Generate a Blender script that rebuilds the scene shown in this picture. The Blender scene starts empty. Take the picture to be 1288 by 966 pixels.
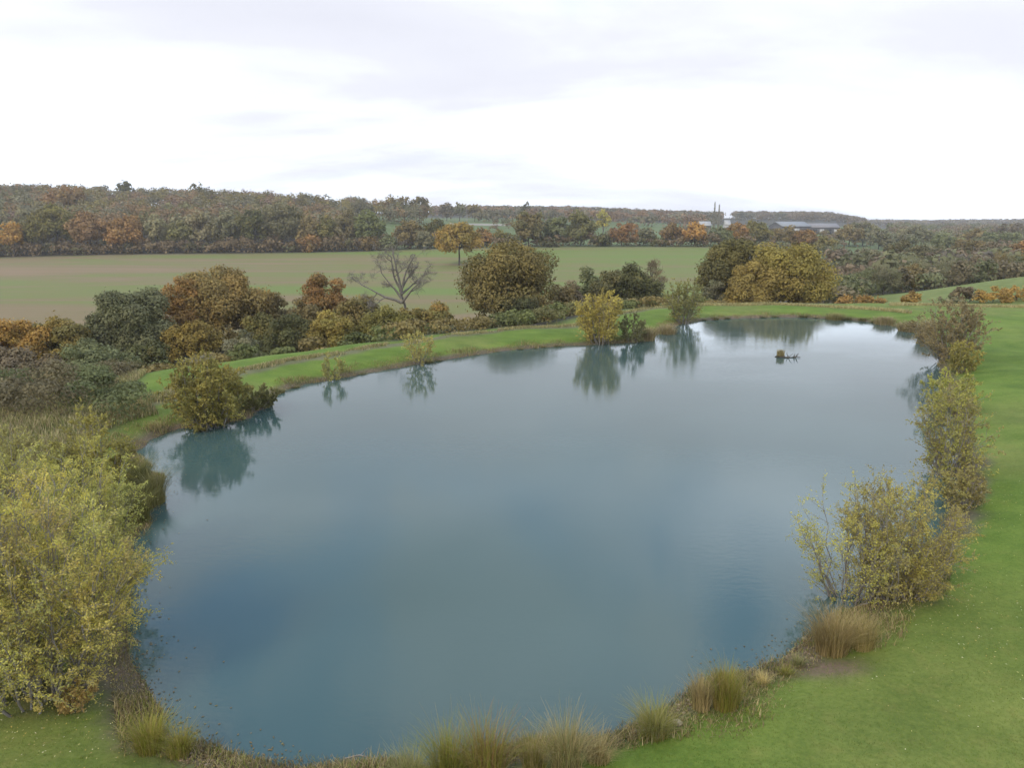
import bpy, math, random
import numpy as np
S = bpy.context.scene
COL = S.collection
# ---------------------------------------------------------------- camera
F = 900.0; CX, CY = 644.0, 483.0; H0 = 10.0; PITCH = math.radians(12.53)
cam_d = bpy.data.cameras.new('camera'); cam = bpy.data.objects.new('camera', cam_d); COL.objects.link(cam)
cam.location = (0, 0, H0); cam.rotation_euler = (math.radians(90) - PITCH, 0, 0)
cam_d.sensor_width = 36; cam_d.lens = 36 * F / 1288; cam_d.clip_end = 12000; cam_d.clip_start = 0.1
S.camera = cam
# ---------------------------------------------------------------- light
SUN_EL, SUN_AZ = math.radians(38), math.radians(215)      # azimuth clockwise from +Y: behind the camera, to the left
sun_d = bpy.data.lights.new('sun', 'SUN'); sun = bpy.data.objects.new('sun', sun_d); COL.objects.link(sun)
sun_d.energy = 1.5; sun_d.angle = math.radians(14); sun_d.color = (1.0, 0.91, 0.76)
sun.rotation_euler = (math.radians(90) - SUN_EL, 0, -SUN_AZ + math.pi)
W = bpy.data.worlds.new("World"); S.world = W; W.use_nodes = True
nt = W.node_tree; nt.nodes.clear()
def N(t, **k):
    n = nt.nodes.new(t)
    for a, b in k.items(): setattr(n, a, b)
    return n
def L(a, b): nt.links.new(a, b)
def MATH(op, a, b=None, c=None, clamp=False):
    n = N('ShaderNodeMath', operation=op); n.use_clamp = clamp
    for i, v in enumerate((a, b, c)):
        if v is None: continue
        if isinstance(v, (int, float)): n.inputs[i].default_value = v
        else: L(v, n.inputs[i])
    return n.outputs[0]
def RAMP(fac, stops):
    n = N('ShaderNodeValToRGB'); L(fac, n.inputs[0])
    el = n.color_ramp.elements
    while len(el) < len(stops): el.new(0.5)
    for e, (p, c) in zip(el, stops):
        e.position = p; e.color = (*c, 1) if len(c) == 3 else c
    return n.outputs[0]
def MIX(fac, a, b, mode='MIX'):
    n = N('ShaderNodeMix', data_type='RGBA', blend_type=mode)
    if isinstance(fac, (int, float)): n.inputs[0].default_value = fac
    else: L(fac, n.inputs[0])
    for i, v in ((6, a), (7, b)):
        if isinstance(v, tuple): n.inputs[i].default_value = (*v, 1)
        else: L(v, n.inputs[i])
    return n.outputs[2]
def NOISE(vec, scale, detail=4, rough=0.55, dist=0.0):
    n = N('ShaderNodeTexNoise'); L(vec, n.inputs['Vector'])
    n.inputs['Scale'].default_value = scale; n.inputs['Detail'].default_value = detail
    n.inputs['Roughness'].default_value = rough; n.inputs['Distortion'].default_value = dist
    return n.outputs['Fac']
def MAPPING(vec, scale=(1, 1, 1), loc=(0, 0, 0)):
    n = N('ShaderNodeMapping'); L(vec, n.inputs[0]); n.inputs['Scale'].default_value = scale; n.inputs['Location'].default_value = loc
    return n.outputs[0]
sky = N('ShaderNodeTexSky', sky_type='NISHITA', sun_disc=False, sun_elevation=SUN_EL, sun_rotation=SUN_AZ)
sky.air_density = 1.0; sky.dust_density = 1.5
tc = N('ShaderNodeTexCoord'); sx = N('ShaderNodeSeparateXYZ'); L(tc.outputs['Generated'], sx.inputs[0])
zc = MATH('MAXIMUM', sx.outputs[2], 0.0); zz = MATH('ADD', zc, 0.26)
cv = N('ShaderNodeCombineXYZ'); L(MATH('DIVIDE', sx.outputs[0], zz), cv.inputs[0]); L(MATH('DIVIDE', sx.outputs[1], zz), cv.inputs[1])
c1 = NOISE(MAPPING(cv.outputs[0], (0.62, 1.0, 1), (3.1, 1.9, 0)), 0.75, 6, 0.5, 0.6)
c2 = NOISE(MAPPING(cv.outputs[0], (0.5, 1.15, 1), (7.3, 4.2, 0)), 0.9, 6, 0.52, 0.3)
cover = RAMP(MATH('ADD', c1, MATH('MULTIPLY', MATH('SUBTRACT', 0.5, zc, clamp=True), 0.6)), [(0.30, (0, 0, 0)), (0.56, (1, 1, 1))])
cloudc = RAMP(c2, [(0.24, (7.7, 7.9, 8.9)), (0.38, (8.5, 8.7, 9.6)), (0.45, (9.8, 10.3, 11.4)), (0.53, (14.0, 15.2, 17.2)), (0.64, (18.5, 20.2, 23.0))])
skyb = MIX(1.0, sky.outputs[0], (1.5, 1.5, 1.5), 'MULTIPLY')
blue = MIX(0.6, skyb, (8.4, 9.6, 11.2))
# thinner cloud high above: blue shows through in soft patches
c3 = NOISE(MAPPING(cv.outputs[0], (1.0, 0.8, 1), (2.7, 8.4, 0)), 2.3, 4, 0.5, 0.5)
high = MATH('MULTIPLY', RAMP(zc, [(0.27, (0, 0, 0)), (0.46, (1, 1, 1))]), RAMP(c3, [(0.42, (.9, .9, .9)), (0.56, (0, 0, 0))]))
tot = MIX(high, MIX(cover, blue, cloudc), (4.4, 7.6, 13.4))
bg = N('ShaderNodeBackground'); L(tot, bg.inputs[0]); bg.inputs[1].default_value = 0.1
wo = N('ShaderNodeOutputWorld'); L(bg.outputs[0], wo.inputs[0])
S.view_settings.view_transform = 'Standard'; S.view_settings.look = 'None'; S.view_settings.gamma = 1
S.view_settings.exposure = 0.10; S.view_settings.use_curve_mapping = False
S.render.engine = 'CYCLES'; S.cycles.volume_bounces = 1; S.cycles.transparent_max_bounces = 8
# ---------------------------------------------------------------- survey geometry
cp, sp_ = math.cos(PITCH), math.sin(PITCH)
def ray(px, py):
    u = (px - CX) / F; v = (CY - py) / F
    return np.array([u, cp + sp_ * v, -sp_ + cp * v])
def at_z(px, py, z=0.0):
    d = ray(px, py); t = (z - H0) / d[2]; return d[0] * t, d[1] * t
SHORE = [(262,946),(205,908),(178,872),(165,830),(158,780),(160,730),(172,685),(190,650),(206,622),(200,596),(178,578),(176,563),(205,546),(240,538),
 (300,530),(332,512),(356,492),(400,481),(460,470),(520,459),(570,451),(640,441),(700,436),(740,434),(790,431),(815,427),(838,414),(865,406),(900,402),
 (940,400),(1000,399),(1060,402),(1100,406),(1130,412),(1155,422),(1172,440),(1186,470),(1196,505),(1203,545),(1208,585),(1205,625),(1190,665),(1150,710),
 (1100,748),(1062,768),(1030,790),(1008,812),(985,832),(940,846),(890,862),(850,884),(805,906),(750,922),(690,934),(640,944),(580,952),(520,960),(470,963),(400,961),(330,957)]
def catmull(P, n=5):
    P = np.array(P); m = len(P); out = []
    for i in range(m):
        a, b, c, d = P[i-1], P[i], P[(i+1) % m], P[(i+2) % m]
        for k in range(n):
            t = k / n
            out.append(0.5*((2*b)+(-a+c)*t+(2*a-5*b+4*c-d)*t*t+(-a+3*b-3*c+d)*t**3))
    return np.array(out)
PW = catmull([at_z(*p) for p in SHORE], 4)
def pond_d(x, y):
    x = np.atleast_1d(np.asarray(x, float)).ravel(); y = np.atleast_1d(np.asarray(y, float)).ravel()
    out = np.empty(len(x)); A = PW; B = np.roll(PW, -1, 0); AB = B - A; L2 = (AB**2).sum(1)
    for s in range(0, len(x), 20000):
        px = x[s:s+20000, None]; py = y[s:s+20000, None]
        t = np.clip(((px-A[:,0])*AB[:,0]+(py-A[:,1])*AB[:,1])/L2, 0, 1)
        dd = np.sqrt(((px-A[:,0]-t*AB[:,0])**2+(py-A[:,1]-t*AB[:,1])**2).min(1))
        cr = ((A[:,1] > py) != (B[:,1] > py)) & (px < AB[:,0]*(py-A[:,1])/np.where(AB[:,1]==0,1e-9,AB[:,1])+A[:,0])
        out[s:s+20000] = np.where(cr.sum(1) % 2 == 1, -dd, dd)
    return out
CC = np.array([-300,0,300,500,540,700,900,960,1050,1090,1170,1288,1600.])
YY = np.array([20,35,60,85,100,130,200,270,340,450,600,900,1400,2200,3600.])
ZT = np.array([
 [.8,.8,.8,.8,.8,.8,.8,.8,.8,.8,.8,.8,.8],
 [-2,-1,0,.8,.8,.8,.8,.8,.8,.8,.8,.8,.8],
 [-5,-4.5,-4.5,-4.5,-4,-3,-1,0,.5,.6,.8,.9,1],
 [-5.5,-5.5,-5.5,-5,-5,-5,-4,-3,-.8,0,.2,.3,.6],
 [-6,-6,-6,-6,-5.5,-5.5,-5,-4.5,-3,-1.8,-.8,.3,1.5],
 [-6.3,-6.3,-6.3,-6.3,-6.3,-6,-6,-5.5,-4.5,-3.4,-1.5,1.1,4],
 [-6.5,-6.5,-6.5,-6.5,-6.5,-6.5,-6.5,-7,-7.5,-7.5,-7.5,-6,-2],
 [-6,-6,-6,-6,-6,-5,-5,-6,-7,-7,-7,-6.5,-4],
 [-5.1,-5.1,-2.8,-.8,-.4,0,.8,-2,-5,-5.5,-6,-5.5,-5],
 [9,8,6,0,1.5,2,1,0,-4,-4,-4,-4,-4],
 [28,28,22,14,11,8,2.5,2,.5,.5,-1,-2.5,-2],
 [33,31,27,20,17.6,17.6,9,8,8,6,3,1.4,2],
 [36,34,32,33,34,33,23,24,22,7,5,8,10],
 [30,30,30,34,38,34,22,20,16,12,13,16,18],
 [5,5,5,5,5,5,5,5,5,5,5,5,5]])
gc = np.linspace(-300, 1600, 191); gl = np.linspace(math.log(20), math.log(3600), 200)
tmp = np.array([np.interp(gc, CC, r) for r in ZT])
TAB = np.array([np.interp(gl, np.log(YY), tmp[:, j]) for j in range(len(gc))])
for _ in range(3):
    TAB[1:-1] = (TAB[:-2] + TAB[1:-1]*2 + TAB[2:]) / 4; TAB[:, 1:-1] = (TAB[:, :-2] + TAB[:, 1:-1]*2 + TAB[:, 2:]) / 4
def sstep(a, b, v): t = np.clip((v-a)/(b-a), 0, 1); return t*t*(3-2*t)
def colof(x, y): return 644 + 921.6 * x / np.maximum(y, 6.0)
def crest(c): return np.interp(c, [0, 300, 500, 700, 900, 1000], [4.0, 3.8, 4.6, 6.0, 6.0, 5.5])
def zfun(x, y, d=None):
    x = np.atleast_1d(np.asarray(x, float)).ravel(); y = np.atleast_1d(np.asarray(y, float)).ravel()
    if d is None: d = pond_d(x, y)
    c = np.clip((colof(x, y)+300)/10, 0, 189.999); l = np.clip((np.log(np.clip(y, 20, 3599))-gl[0])/(gl[1]-gl[0]), 0, 198.999)
    i = c.astype(int); j = l.astype(int); fc = c-i; fl = l-j
    zf = (TAB[i,j]*(1-fc)*(1-fl)+TAB[i+1,j]*fc*(1-fl)+TAB[i,j+1]*(1-fc)*fl+TAB[i+1,j+1]*fc*fl)
    zf = 0.8 + (zf-0.8)*sstep(5, 26, y)
    dn = d + 0.12*np.sin(x*2.1+1.3*np.sin(y*1.7)) + 0.09*np.sin(y*3.3+x*0.9)
    zn = np.where(dn < 0, np.maximum(dn*0.45, -2.0), np.interp(dn, [0, .5, 1.6, 3.5, 9, 1e5], [0, .2, .42, .6, .8, .8]))
    zn = zn + 0.05*np.sin(x*0.7+0.5*y)*sstep(1, 4, d)
    u_ = d - crest(colof(x, y)); z = zn + (zf-zn)*(.10*sstep(.8, 3, u_) + .90*sstep(3.5, 25, u_))
    z = z + sstep(60, 250, y)*(0.35*np.sin(x*.031+1)*np.sin(y*.023))
    return z
def Z(x, y): return float(zfun(x, y)[0])
def hit(px, py):
    d = ray(px, py); ts = np.geomspace(10, 3500, 1500); P = d[None]*ts[:, None]; P[:, 2] += H0
    z = zfun(P[:,0], P[:,1]); k = np.argmax(P[:,2] < z)
    return P[k, 0], P[k, 1], float(z[k])
# ---------------------------------------------------------------- mesh helpers
def mesh(name, verts, faces, mat, parent=None, tint=None, smooth=False, color=None):
    """verts (n,3); faces (m,k) all the same k"""
    verts = np.asarray(verts, np.float32).reshape(-1, 3); faces = np.asarray(faces, np.int32); k = faces.shape[1]; m = len(faces)
    me = bpy.data.meshes.new(name); me.vertices.add(len(verts)); me.vertices.foreach_set('co', verts.ravel())
    me.loops.add(m*k); me.loops.foreach_set('vertex_index', faces.ravel())
    me.polygons.add(m); me.polygons.foreach_set('loop_start', np.arange(0, m*k, k, dtype=np.int32))
    if smooth: me.polygons.foreach_set('use_smooth', np.ones(m, bool))
    me.update(calc_edges=True)
    if tint is not None:
        a = me.color_attributes.new('tint', 'FLOAT_COLOR', 'POINT')
        t = np.ones((len(verts), 4), np.float32); t[:, :3] = tint; a.data.foreach_set('color', t.ravel())
    me.materials.append(mat)
    o = bpy.data.objects.new(name, me); COL.objects.link(o)
    if parent is not None: o.parent = parent
    if color is not None: o.color = (*color, 1)
    return o
def tag(o, label, cat, group=None, kind=None):
    if label: o['label'] = label
    if cat: o['category'] = cat
    if group: o['group'] = group
    if kind: o['kind'] = kind
    return o
def thing(name, loc, label, cat, group=None, rz=0):
    o = bpy.data.objects.new(name, None); COL.objects.link(o); o.location = loc; o.rotation_euler = (0, 0, rz); o.empty_display_size = 0.2
    return tag(o, label, cat, group)
def new_mat(name):
    global nt
    m = bpy.data.materials.new(name); m.use_nodes = True; nt = m.node_tree; nt.nodes.clear(); return m
def out(sh): o = N('ShaderNodeOutputMaterial'); L(sh, o.inputs[0]); return o
def PRIN(col, rough=0.8, spec=0.3):
    n = N('ShaderNodeBsdfPrincipled')
    if isinstance(col, tuple): n.inputs['Base Color'].default_value = (*col, 1)
    else: L(col, n.inputs['Base Color'])
    n.inputs['Roughness'].default_value = rough; n.inputs['Specular IOR Level'].default_value = spec
    return n
def BUMP(h, strength, dist):
    b = N('ShaderNodeBump'); b.inputs['Strength'].default_value = strength; b.inputs['Distance'].default_value = dist; L(h, b.inputs['Height']); return b.outputs[0]
# leaf material: object colour x vertex tint, with some translucency
def leaf_mat(name, trans=0.3, rough=0.65, nscale=0.5, gain=1.0):
    m = new_mat(name); at = N('ShaderNodeAttribute', attribute_name='tint'); oi = N('ShaderNodeObjectInfo')
    g = N('ShaderNodeNewGeometry'); n = NOISE(g.outputs['Position'], nscale, 3)
    v = RAMP(n, [(0.3, (0.78, 0.76, 0.72)), (0.7, (1.22, 1.2, 1.1))])
    c = MIX(1.0, MIX(1.0, MIX(1.0, at.outputs[0], oi.outputs['Color'], 'MULTIPLY'), v, 'MULTIPLY'), (gain*1.04, gain*1.0, gain*.84), 'MULTIPLY')
    p = PRIN(c, rough, 0.12); t = N('ShaderNodeBsdfTranslucent'); L(c, t.inputs[0])
    mx = N('ShaderNodeMixShader'); mx.inputs[0].default_value = trans; L(p.outputs[0], mx.inputs[1]); L(t.outputs[0], mx.inputs[2]); out(mx.outputs[0]); return m
M_LEAF = leaf_mat('foliage', gain=1.85); M_WILLOW = leaf_mat('willow_foliage', 0.35, gain=1.48); M_GRASS = leaf_mat('grass_blades', 0.3, 0.6, 0.8, 1.45)
def bark_mat(name, a, b, sc=6):
    m = new_mat(name); g = N('ShaderNodeNewGeometry')
    n = NOISE(MAPPING(g.outputs['Position'], (1, 1, 0.3)), sc, 5); c = RAMP(n, [(0.3, a), (0.7, b)])
    p = PRIN(c, 0.9, 0.15); L(BUMP(n, 0.6, 0.03), p.inputs['Normal']); out(p.outputs[0]); return m
M_BARK = bark_mat('bark', (0.045, 0.035, 0.025), (0.13, 0.11, 0.085)); M_BARKPALE = bark_mat('pale_bark', (0.16, 0.135, 0.11), (0.36, 0.32, 0.27))
M_BARKGREY = bark_mat('grey_bark', (0.13, 0.11, 0.085), (0.26, 0.225, 0.18))
# ---------------------------------------------------------------- generators
def unit(v): return v / np.maximum(np.linalg.norm(v, axis=-1, keepdims=True), 1e-9)
def leaf_quads(P, Nn, ln, wd, rng, nb=0.5, up_dir=None):
    n = len(P); nn = unit(unit(rng.normal(size=(n, 3))) + Nn*nb)
    t = rng.normal(size=(n, 3)) if up_dir is None else up_dir + rng.normal(size=(n, 3))*0.5
    t = unit(np.cross(nn, np.cross(t, nn))); b = np.cross(nn, t)
    l = ln*rng.uniform(.6, 1.3, (n, 1))/2; w = wd*rng.uniform(.6, 1.3, (n, 1))/2
    V = np.stack([P-t*l, P+b*w-t*l*.15, P+t*l, P-b*w-t*l*.15], 1).reshape(-1, 3)
    return V, np.arange(4*n).reshape(n, 4)
def tubes(segs, k=5):
    s = np.array([[*a, *b, r0, r1] for a, b, r0, r1 in segs]); A = s[:, :3]; B = s[:, 3:6]; n = len(s)
    d = unit(B-A); ref = np.where(np.abs(d[:, 2:3]) > .9, [[1., 0, 0]], [[0., 0, 1]]); u = unit(np.cross(d, ref)); w = np.cross(d, u)
    an = np.arange(k)/k*2*math.pi; c = np.cos(an)[None, :, None]; q = np.sin(an)[None, :, None]
    ring = u[:, None]*c + w[:, None]*q
    V = np.concatenate([A[:, None]+ring*s[:, 6][:, None, None], B[:, None]+ring*s[:, 7][:, None, None]], 1).reshape(-1, 3)
    i = np.arange(k); f = np.stack([i, (i+1) % k, (i+1) % k+k, i+k], 1)
    return V, (f[None]+np.arange(n)[:, None, None]*2*k).reshape(-1, 4)
def pal(rng, n, cols, jit=0.18):
    cols = np.array(cols); c = cols[rng.integers(0, len(cols), n)]
    return c*rng.uniform(1-jit, 1+jit, (n, 1))
def curve_segs(p0, p1, r0, r1, rng, n=4, wob=0.08, sag=0.0):
    p0 = np.array(p0, float); p1 = np.array(p1, float); Ln = np.linalg.norm(p1-p0); pts = [p0]
    for i in range(1, n+1):
        t = i/n; q = p0+(p1-p0)*t; q = q + rng.normal(size=3)*wob*Ln*(0 if i == n else .6)/n; q[2] += sag*Ln*math.sin(t*math.pi); pts.append(q)
    return [(pts[i], pts[i+1], r0+(r1-r0)*i/n, r0+(r1-r0)*(i+1)/n) for i in range(n)]
def broad_parts(h, w, rng, leaf, dens, cols, cb=0.12, nblob=34, bare=False, depth=None):
    nblob = int(nblob*1.5)
    """crown + trunk geometry of a broadleaf tree h tall, w wide, standing at the origin"""
    rx = w/2; rz = h*(1-cb)/2; cz = h*cb + rz
    bl = []
    while len(bl) < nblob:
        v = unit(rng.normal(size=3)); r = rng.uniform(.45, .86)
        if v[2] < -.75: continue
        x, y, z = v*r; x *= 1.0 - .25*max(z, 0)**2
        br = rng.uniform(.13, .33)*min(rx, rz*1.1)*(1.1-.25*abs(z))
        bl.append((x*rx, y*rx, cz+z*rz, br))
    bl = np.array(bl)
    # keep the silhouette inside the surveyed height and width
    top = (bl[:, 2]+bl[:, 3]*.95).max(); bl[:, 2] = np.where(bl[:, 2] > cz, cz+(bl[:, 2]-cz)*(h-cz-bl[:, 3].mean()*.9)/max(top-cz-bl[:, 3].mean()*.9, .1), bl[:, 2])
    area = (bl[:, 3]**2).sum()*4*math.pi; n = int(dens*area/(leaf*leaf*.5)); n = min(n, 34000)
    p = bl[:, 3]**2; ib = rng.choice(len(bl), n, p=p/p.sum()); d = unit(rng.normal(size=(n, 3)) + [0, 0, .25])
    rr = bl[ib, 3]*rng.uniform(.45, 1.12, n)**.6
    P = bl[ib, :3]+d*rr[:, None]*np.array([1.1, 1.1, .85]); P += rng.normal(size=(n, 3))*leaf*.35; st = rng.uniform(0, 1, n) < .12; P[st] += d[st]*np.abs(rng.normal(size=(st.sum(), 1)))*bl[ib[st], 3][:, None]*.28; P[:, 2] = np.maximum(P[:, 2], .1)
    cc = np.array(cols)[rng.integers(0, len(cols), len(bl))]*rng.uniform(.8, 1.2, (len(bl), 1))
    T = .72*cc[ib] + .28*pal(rng, n, cols, .12); T *= rng.uniform(.9, 1.1, (n, 1)); lum = T.mean(1, keepdims=True); T = T*.66+lum*np.array([1.22, 1.08, .62])*.34; T *= [.99, 1.02, .95]
    if bare: V, Fq = leaf_quads(P, d, leaf*2.2, leaf*.22, rng, .2, up_dir=d*1.2+np.array([0, 0, .6]))
    else: V, Fq = leaf_quads(P, d+np.array([0, 0, .25]), leaf*1.15, leaf, rng, 1.5)
    segs = []; tr = max(.025*h, .05); lean = rng.normal(size=2)*.02*h
    fork = np.array([lean[0], lean[1], max(cz-rz*.55, h*.12)])
    segs += curve_segs((0, 0, -.3), fork, tr, tr*.75, rng, 3, .1)
    for k in rng.permutation(len(bl))[:min(len(bl), 22)]:
        q = bl[k, :3]; mid = fork+(np.array([0, 0, h*.12]))*rng.uniform(0, 1.6)
        segs += curve_segs(mid, q, tr*.34, tr*.07, rng, 4, .35, .05)
        if bare:
            for _ in range(5):
                e = q+unit(rng.normal(size=3)+[0, 0, .5])*bl[k, 3]; segs += curve_segs(q*.7+mid*.3, e, tr*.09, .01, rng, 2, .2)
    segs.append((fork, fork+np.array([0, 0, h*.25]), tr*.72, tr*.3))
    return (V, Fq, np.repeat(T, 4, 0)), tubes(segs, 6)
def depth_of(p): return p[1]*cp - (p[2]-H0)*sp_
def fit(px, Y, top):
    d = ray(px, top+25); x = d[0]/d[1]*Y; z = Z(x, Y); dt = ray(px, top); zt = H0+dt[2]/dt[1]*Y
    return x, Y, z, zt-z
NS = [100]
def tree(px, Y, top, wpx, cols, label, cat='tree', group=None, name='broadleaf_tree', dens=.9, leaf=None, cb=.08, nblob=36, bare=False, bark=None, trunk_name='trunk'):
    if cat == 'shrub': cb = -.18
    NS[0] += 1; rng = np.random.default_rng(NS[0])
    x, y, z, h = fit(px, Y, top); w = wpx*depth_of((x, y, z))/F
    leaf = leaf or min(max(Y*.0029, .15), 1.2)
    o = thing(name, (x, y, z), label, cat, group)
    (V, Fq, T), (TV, TF) = broad_parts(h, w, rng, leaf, dens, cols, cb, nblob, bare)
    mesh('crown', V, Fq, M_LEAF, o, T); mesh(trunk_name, TV, TF, bark or M_BARK, o, smooth=True)
    return o
def willow_parts(h, w, rng, nstem=16, nside=9, leaf=.09, perside=26, cols=None, base_r=.35, spread=1.0):
    segs = []; LP = []; LD = []; LT = []; cols = np.array(cols)
    for s in range(nstem):
        a = s/nstem*2*math.pi+rng.uniform(-.4, .4); rr = w/2*math.sqrt(rng.uniform(0.02, 1))*spread
        hh = h*(1.0-.45*(rr/(w/2))**2)*rng.uniform(.82, 1.0)
        b = np.array([math.cos(a), math.sin(a), 0])*base_r*rng.uniform(.2, 1); b[2] = -.15
        e = np.array([math.cos(a)*rr, math.sin(a)*rr, hh]); m = b*.55+e*.45; m[2] = hh*.42; m[:2] *= 1.15
        ts = np.linspace(0, 1, 8); C = [(1-t)**2*b+2*t*(1-t)*m+t*t*e for t in ts]
        C = [c+rng.normal(size=3)*.012*h*(0 if i in (0,) else 1) for i, c in enumerate(C)]
        r0 = .0075*h*rng.uniform(.7, 1.3)
        for i in range(7): segs.append((C[i], C[i+1], r0*(1-i/8), r0*(1-(i+1)/8)))
        sc = cols[rng.integers(0, len(cols))]
        for q in range(nside):
            t = rng.uniform(.06, 1.0)**.85; i = min(int(t*7), 6); p = C[i]+(C[i+1]-C[i])*(t*7-i)
            d = unit(unit(C[i+1]-C[i])*.9 + unit(rng.normal(size=3))*.85 + np.array([math.cos(a), math.sin(a), 0])*.25)
            ln = h*rng.uniform(.1, .25)*(1.2-.55*t); e2 = p+d*ln+np.array([0, 0, ln*.12])
            segs.append((p, p+(e2-p)*.5, r0*.28, r0*.18)); segs.append((p+(e2-p)*.5, e2, r0*.18, r0*.05))
            for k in range(4):
                tt = rng.uniform(.2, 1); p3 = p+(e2-p)*tt; d3 = unit(d+rng.normal(size=3)*.8); e3 = p3+d3*ln*.4; segs.append((p3, e3, r0*.1, r0*.03))
                n = max(int(perside/5), 1); u = rng.uniform(0, 1.1, (n, 1)); LP.append(p3+(e3-p3)*u+rng.normal(size=(n, 3))*.035*h/5); LD.append(np.repeat(d3[None], n, 0)); LT.append(pal(rng, n, [sc*.6+cols[rng.integers(0, len(cols))]*.4], .3))
            n = max(perside//5, 1); u = rng.uniform(.1, 1.05, (n, 1)); LP.append(p+(e2-p)*u+rng.normal(size=(n, 3))*.04*h/5); LD.append(np.repeat(d[None], n, 0)); LT.append(pal(rng, n, [sc], .3))
    P = np.concatenate(LP); D = np.concatenate(LD); T = np.concatenate(LT); T = T*.8+T.mean(1, keepdims=True)*np.array([.95, 1.05, .8])*.2; ok = P[:, 2] > .05; P, D, T = P[ok], D[ok], T[ok]
    V, Fq = leaf_quads(P, np.tile([0, 0, .6], (len(P), 1)), leaf, leaf*.42, rng, .5, up_dir=D)
    return (V, Fq, np.repeat(T, 4, 0)), tubes(segs, 4)
def willow(px, base, top, wpx, cols, label, name='willow_tree', cat='tree', Y=None, **k):
    NS[0] += 1; rng = np.random.default_rng(NS[0])
    if base is not None:
        x, y, z = hit(px, base)
        if pond_d(x, y)[0] < -.3: x, y = at_z(px, base, 0.0); z = Z(x, y)
    else: x, y, z, _ = fit(px, Y, top)
    dt = ray(px, top); h = H0+dt[2]/dt[1]*y-z; w = wpx*depth_of((x, y, z+h*.5))/F
    o = thing(name, (x, y, z), label, cat)
    bark = k.pop('bark', M_BARKPALE)
    (V, Fq, T), (TV, TF) = willow_parts(h, w, rng, cols=cols, **k)
    mesh('foliage', V, Fq, M_WILLOW, o, T); mesh('stems', TV, TF, bark, o)
    return o
def blades(P, h, w, lean, rng, cols, segs=3, outd=None):
    """curved tapered blades rooted at P"""
    n = len(P); a = rng.uniform(0, 2*math.pi, n); od = np.stack([np.cos(a), np.sin(a), np.zeros(n)], 1)
    if outd is not None: od = unit(outd*1.0+od*.6)
    sd = np.stack([-od[:, 1], od[:, 0], np.zeros(n)], 1); hh = h*rng.uniform(.55, 1.1, (n, 1)); ll = lean*rng.uniform(.1, 1.1, (n, 1))*hh
    V = []
    for i in range(segs+1):
        t = i/segs; c = P+np.array([0, 0, 1])*hh*(t-.18*t*t*t)+od*ll*t*t; ww = w*(1-t*.85)/2
        V += [c-sd*ww, c+sd*ww]
    V = np.stack(V, 1).reshape(-1, 3); k = 2*(segs+1)
    f = np.array([[2*i, 2*i+1, 2*i+3, 2*i+2] for i in range(segs)]); Fq = (f[None]+np.arange(n)[:, None, None]*k).reshape(-1, 4)
    return V, Fq, np.repeat(pal(rng, n, cols, .3), k, 0)
def tuft(px, base, top, wpx, cols, label, n=700, name='rush_tuft', lean=.6, cat='grass tuft', group=None, bw=.014):
    NS[0] += 1; rng = np.random.default_rng(NS[0]); x, y, z = hit(px, base)
    dt = ray(px, top); h = max(H0+dt[2]/dt[1]*(y+.15)-z, .1); w = wpx*depth_of((x, y, z))/F; r = w*.5
    u = rng.uniform(0, 1, n)**.8*r*.5; a = rng.uniform(0, 2*math.pi, n); P = np.stack([np.cos(a)*u, np.sin(a)*u, np.full(n, -.08)], 1)
    od = np.stack([np.cos(a), np.sin(a), 0*a], 1)*(u/r*1.4+.1)[:, None]
    V, Fq, T = blades(P, h*1.12, bw*.8*(y/15)**.7, min(lean*1.3, r*1.15/max(h, .1)), rng, cols, 4, od)
    o = mesh(name, V, Fq, M_GRASS, None, T); o.location = (x, y, z); return tag(o, label, cat, group)
# ---------------------------------------------------------------- ground sheet
def axis(dense0, dense1, step, lo, hi, g):
    a = list(np.arange(dense0, dense1+1e-6, step)); s = step
    while a[-1] < hi: s = min(s*g, 120); a.append(a[-1]+s)
    s = step; b = [a[0]]
    while b[-1] > lo: s = min(s*g, 120); b.append(b[-1]-s)
    return np.array(b[1:][::-1]+a)
GX = axis(-34, 62, .36, -2900, 2900, 1.045); GY = axis(9, 98, .36, -300, 3600, 1.035)
X, Y = np.meshgrid(GX, GY); xs, ys = X.ravel(), Y.ravel(); D = pond_d(xs, ys); zs = zfun(xs, ys, D)
C = colof(xs, ys)
def vn(x, y, s, seed):           # smooth value noise for zone edges
    x = x/s+seed*17.3; y = y/s+seed*5.1; xi = np.floor(x); yi = np.floor(y); fx = x-xi; fy = y-yi; fx = fx*fx*(3-2*fx); fy = fy*fy*(3-2*fy)
    h = lambda a, b: np.modf(np.abs(np.sin(a*127.1+b*311.7+seed)*43758.5453))[0]
    return h(xi, yi)*(1-fx)*(1-fy)+h(xi+1, yi)*fx*(1-fy)+h(xi, yi+1)*(1-fx)*fy+h(xi+1, yi+1)*fx*fy
n1 = vn(xs, ys, 1.2, 1); n2 = vn(xs, ys, 6, 2); n3 = vn(xs, ys, .5, 3)
lawn = np.array([.125, .185, .026]); dry = np.array([.18, .185, .05]); mud = np.array([.115, .085, .06]); rough = np.array([.15, .13, .075])
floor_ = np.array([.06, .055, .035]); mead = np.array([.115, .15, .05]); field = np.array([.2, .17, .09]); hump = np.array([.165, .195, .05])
col = np.tile(lawn, (len(xs), 1))
def put(c, w): 
    global col
    w = np.clip(w, 0, 1)[:, None]; col = col*(1-w)+c*w
farside = sstep(24, 36, ys)*(1-sstep(1180, 1230, C))
leftside = (C < 700)
put(dry, sstep(.35, .9, n2)*.45)
U = D-crest(C)
put(floor_*1.3, sstep(3, 6, U)*sstep(26, 40, ys)*(1-sstep(1040, 1090, C)))
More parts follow.
